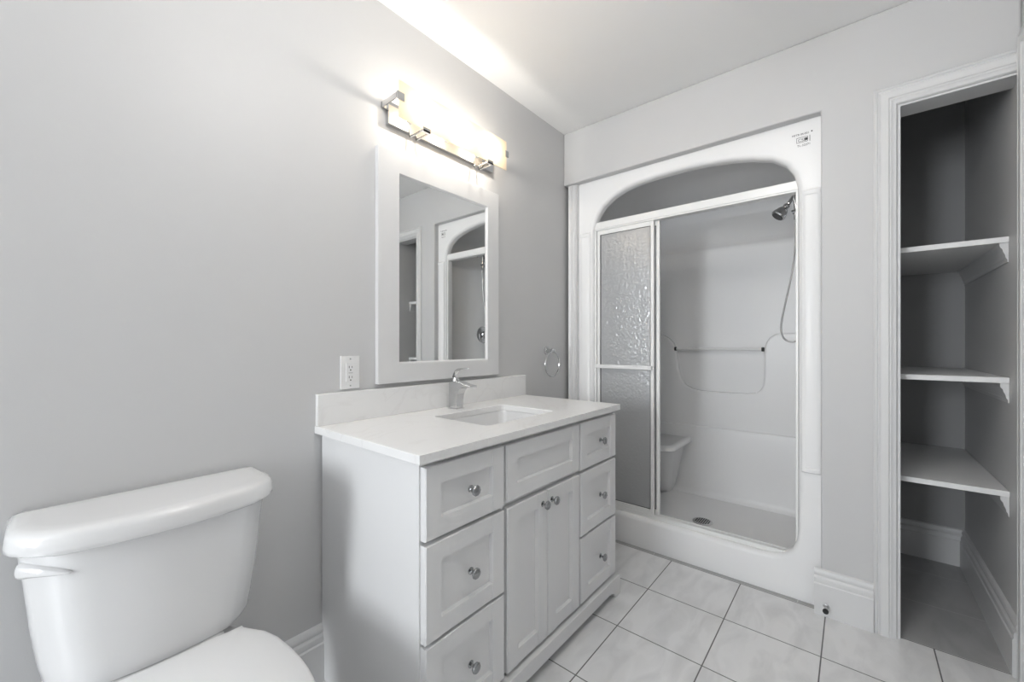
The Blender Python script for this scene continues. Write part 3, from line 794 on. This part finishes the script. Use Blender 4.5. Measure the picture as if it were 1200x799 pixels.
# flush lever on the left front corner
bm = bmesh.new()
L0 = Vector((TX - .213, -.130, .694)); L1 = Vector((TX - .146, -.205, .686)); dl = (L1 - L0).normalized(); nn = Vector((dl.y, -dl.x, 0)); 
if nn.y > 0: nn = -nn
def lev(t, hu, hd_, th):
    c = L0.lerp(L1, t) + nn * .003
    return [c + Vector((0, 0, hu)), c + Vector((0, 0, hu * .6)) + nn * th, c + Vector((0, 0, -hd_ * .6)) + nn * th * 1.15, c + Vector((0, 0, -hd_)), c - nn * .004 + Vector((0, 0, -hd_ * .5)), c - nn * .004 + Vector((0, 0, hu * .5))]
loft(bm, [lev(-.02, .014, .023, .010), lev(.06, .017, .023, .014), lev(.3, .018, .015, .016), lev(.6, .014, .010, .014), lev(.85, .006, .005, .010), lev(1.0, .001, .002, .005)])
finish('flush_lever', bm, PORC, to, sub=2)
# bowl
def egg(hw, yb, yf, z, flat=.0, n=36, pw=2.0):
    """egg outline: narrower, squarer at the back (toward wall), long at the front"""
    out = []
    yc = yb - (yb - yf) * .46
    for k in range(n):
        a = 2 * pi * k / n
        cx, sy = cos(a), sin(a)
        x = hw * (abs(cx) ** (2 / 2.2)) * (1 if cx >= 0 else -1)
        y = yc + (yb - yc) * (abs(sy) ** (2 / 2.6)) if sy >= 0 else yc - (yc - yf) * (abs(sy) ** (2 / 2.05))
        out.append((TX + x, y, z))
    return out
bm = bmesh.new()
loft(bm, [egg(.105, -.12, -.60, .001), egg(.110, -.115, -.605, .012), egg(.100, -.12, -.59, .04), egg(.092, -.13, -.57, .12), egg(.098, -.13, -.585, .20), egg(.125, -.12, -.63, .27), egg(.160, -.10, -.68, .34), egg(.178, -.06, -.705, .375), egg(.180, -.055, -.71, .395), egg(.172, -.06, -.70, .401),
          egg(.125, -.26, -.65, .401), egg(.115, -.27, -.635, .36), egg(.09, -.3, -.58, .27), egg(.04, -.36, -.46, .22)])
finish('bowl', bm, PORC, to, angle=60)
boxes('tank_deck', PORC, to, (TX - .115, TX + .115, -.225, -.03, .32, .4255), bevel=.02, segs=5)
bm = bmesh.new()
loft(bm, [egg(.178, -.235, -.712, .4015), egg(.187, -.228, -.722, .405), egg(.187, -.228, -.722, .414), egg(.180, -.235, -.714, .4165), egg(.12, -.30, -.64, .4165), egg(.115, -.305, -.635, .4015)] , False, False)
bm2 = bm
finish('seat_ring', bm, SEATP, to, angle=50)
def lidout(hw, yb, yf, z):
    """closed lid: straight back edge with shoulders flaring into an elongated oval"""
    R = [(hw * .74, yb), (hw * .745, yb - .010), (hw * .80, yb - .030), (hw * .90, yb - .065), (hw * .965, yb - .11), (hw * .995, yb - .17), (hw, yb - .22)]
    a0 = yb - .22
    for k in range(1, 12):
        t = pi / 2 * k / 12; R.append((hw * cos(t) ** .95, a0 - (a0 - yf) * sin(t)))
    R.append((0, yf))
    full = R + [(-x, y) for x, y in R[-2::-1]]
    return [(TX + x, y, z) for x, y in full]
bm = bmesh.new()
loft(bm, [lidout(.184, -.222, -.715, .4168), lidout(.191, -.215, -.724, .420), lidout(.1915, -.2145, -.725, .427), lidout(.188, -.217, -.721, .4325), lidout(.180, -.224, -.712, .4355), lidout(.160, -.242, -.69, .4375), lidout(.152, -.25, -.68, .4395), lidout(.08, -.33, -.60, .4415)])
finish('seat_lid', bm, SEATP, to, angle=50)
for sx in (-.075, .075):
    bm = bmesh.new(); box(bm, TX + sx - .02, TX + sx + .02, -.224, -.203, .402, .428); finish('hinge', bm, SEATP, to, bevel=.005)
bm = bmesh.new()
bm.free()
for sx in (-.098, .098):
    bm = bmesh.new(); lathe(bm, (TX + sx, -.32, .012), (0, 0, 1), [(0, .014), (.012, .013), (.018, .007), (.019, 0)], 16); finish('bolt_cap', bm, SEATP, to)
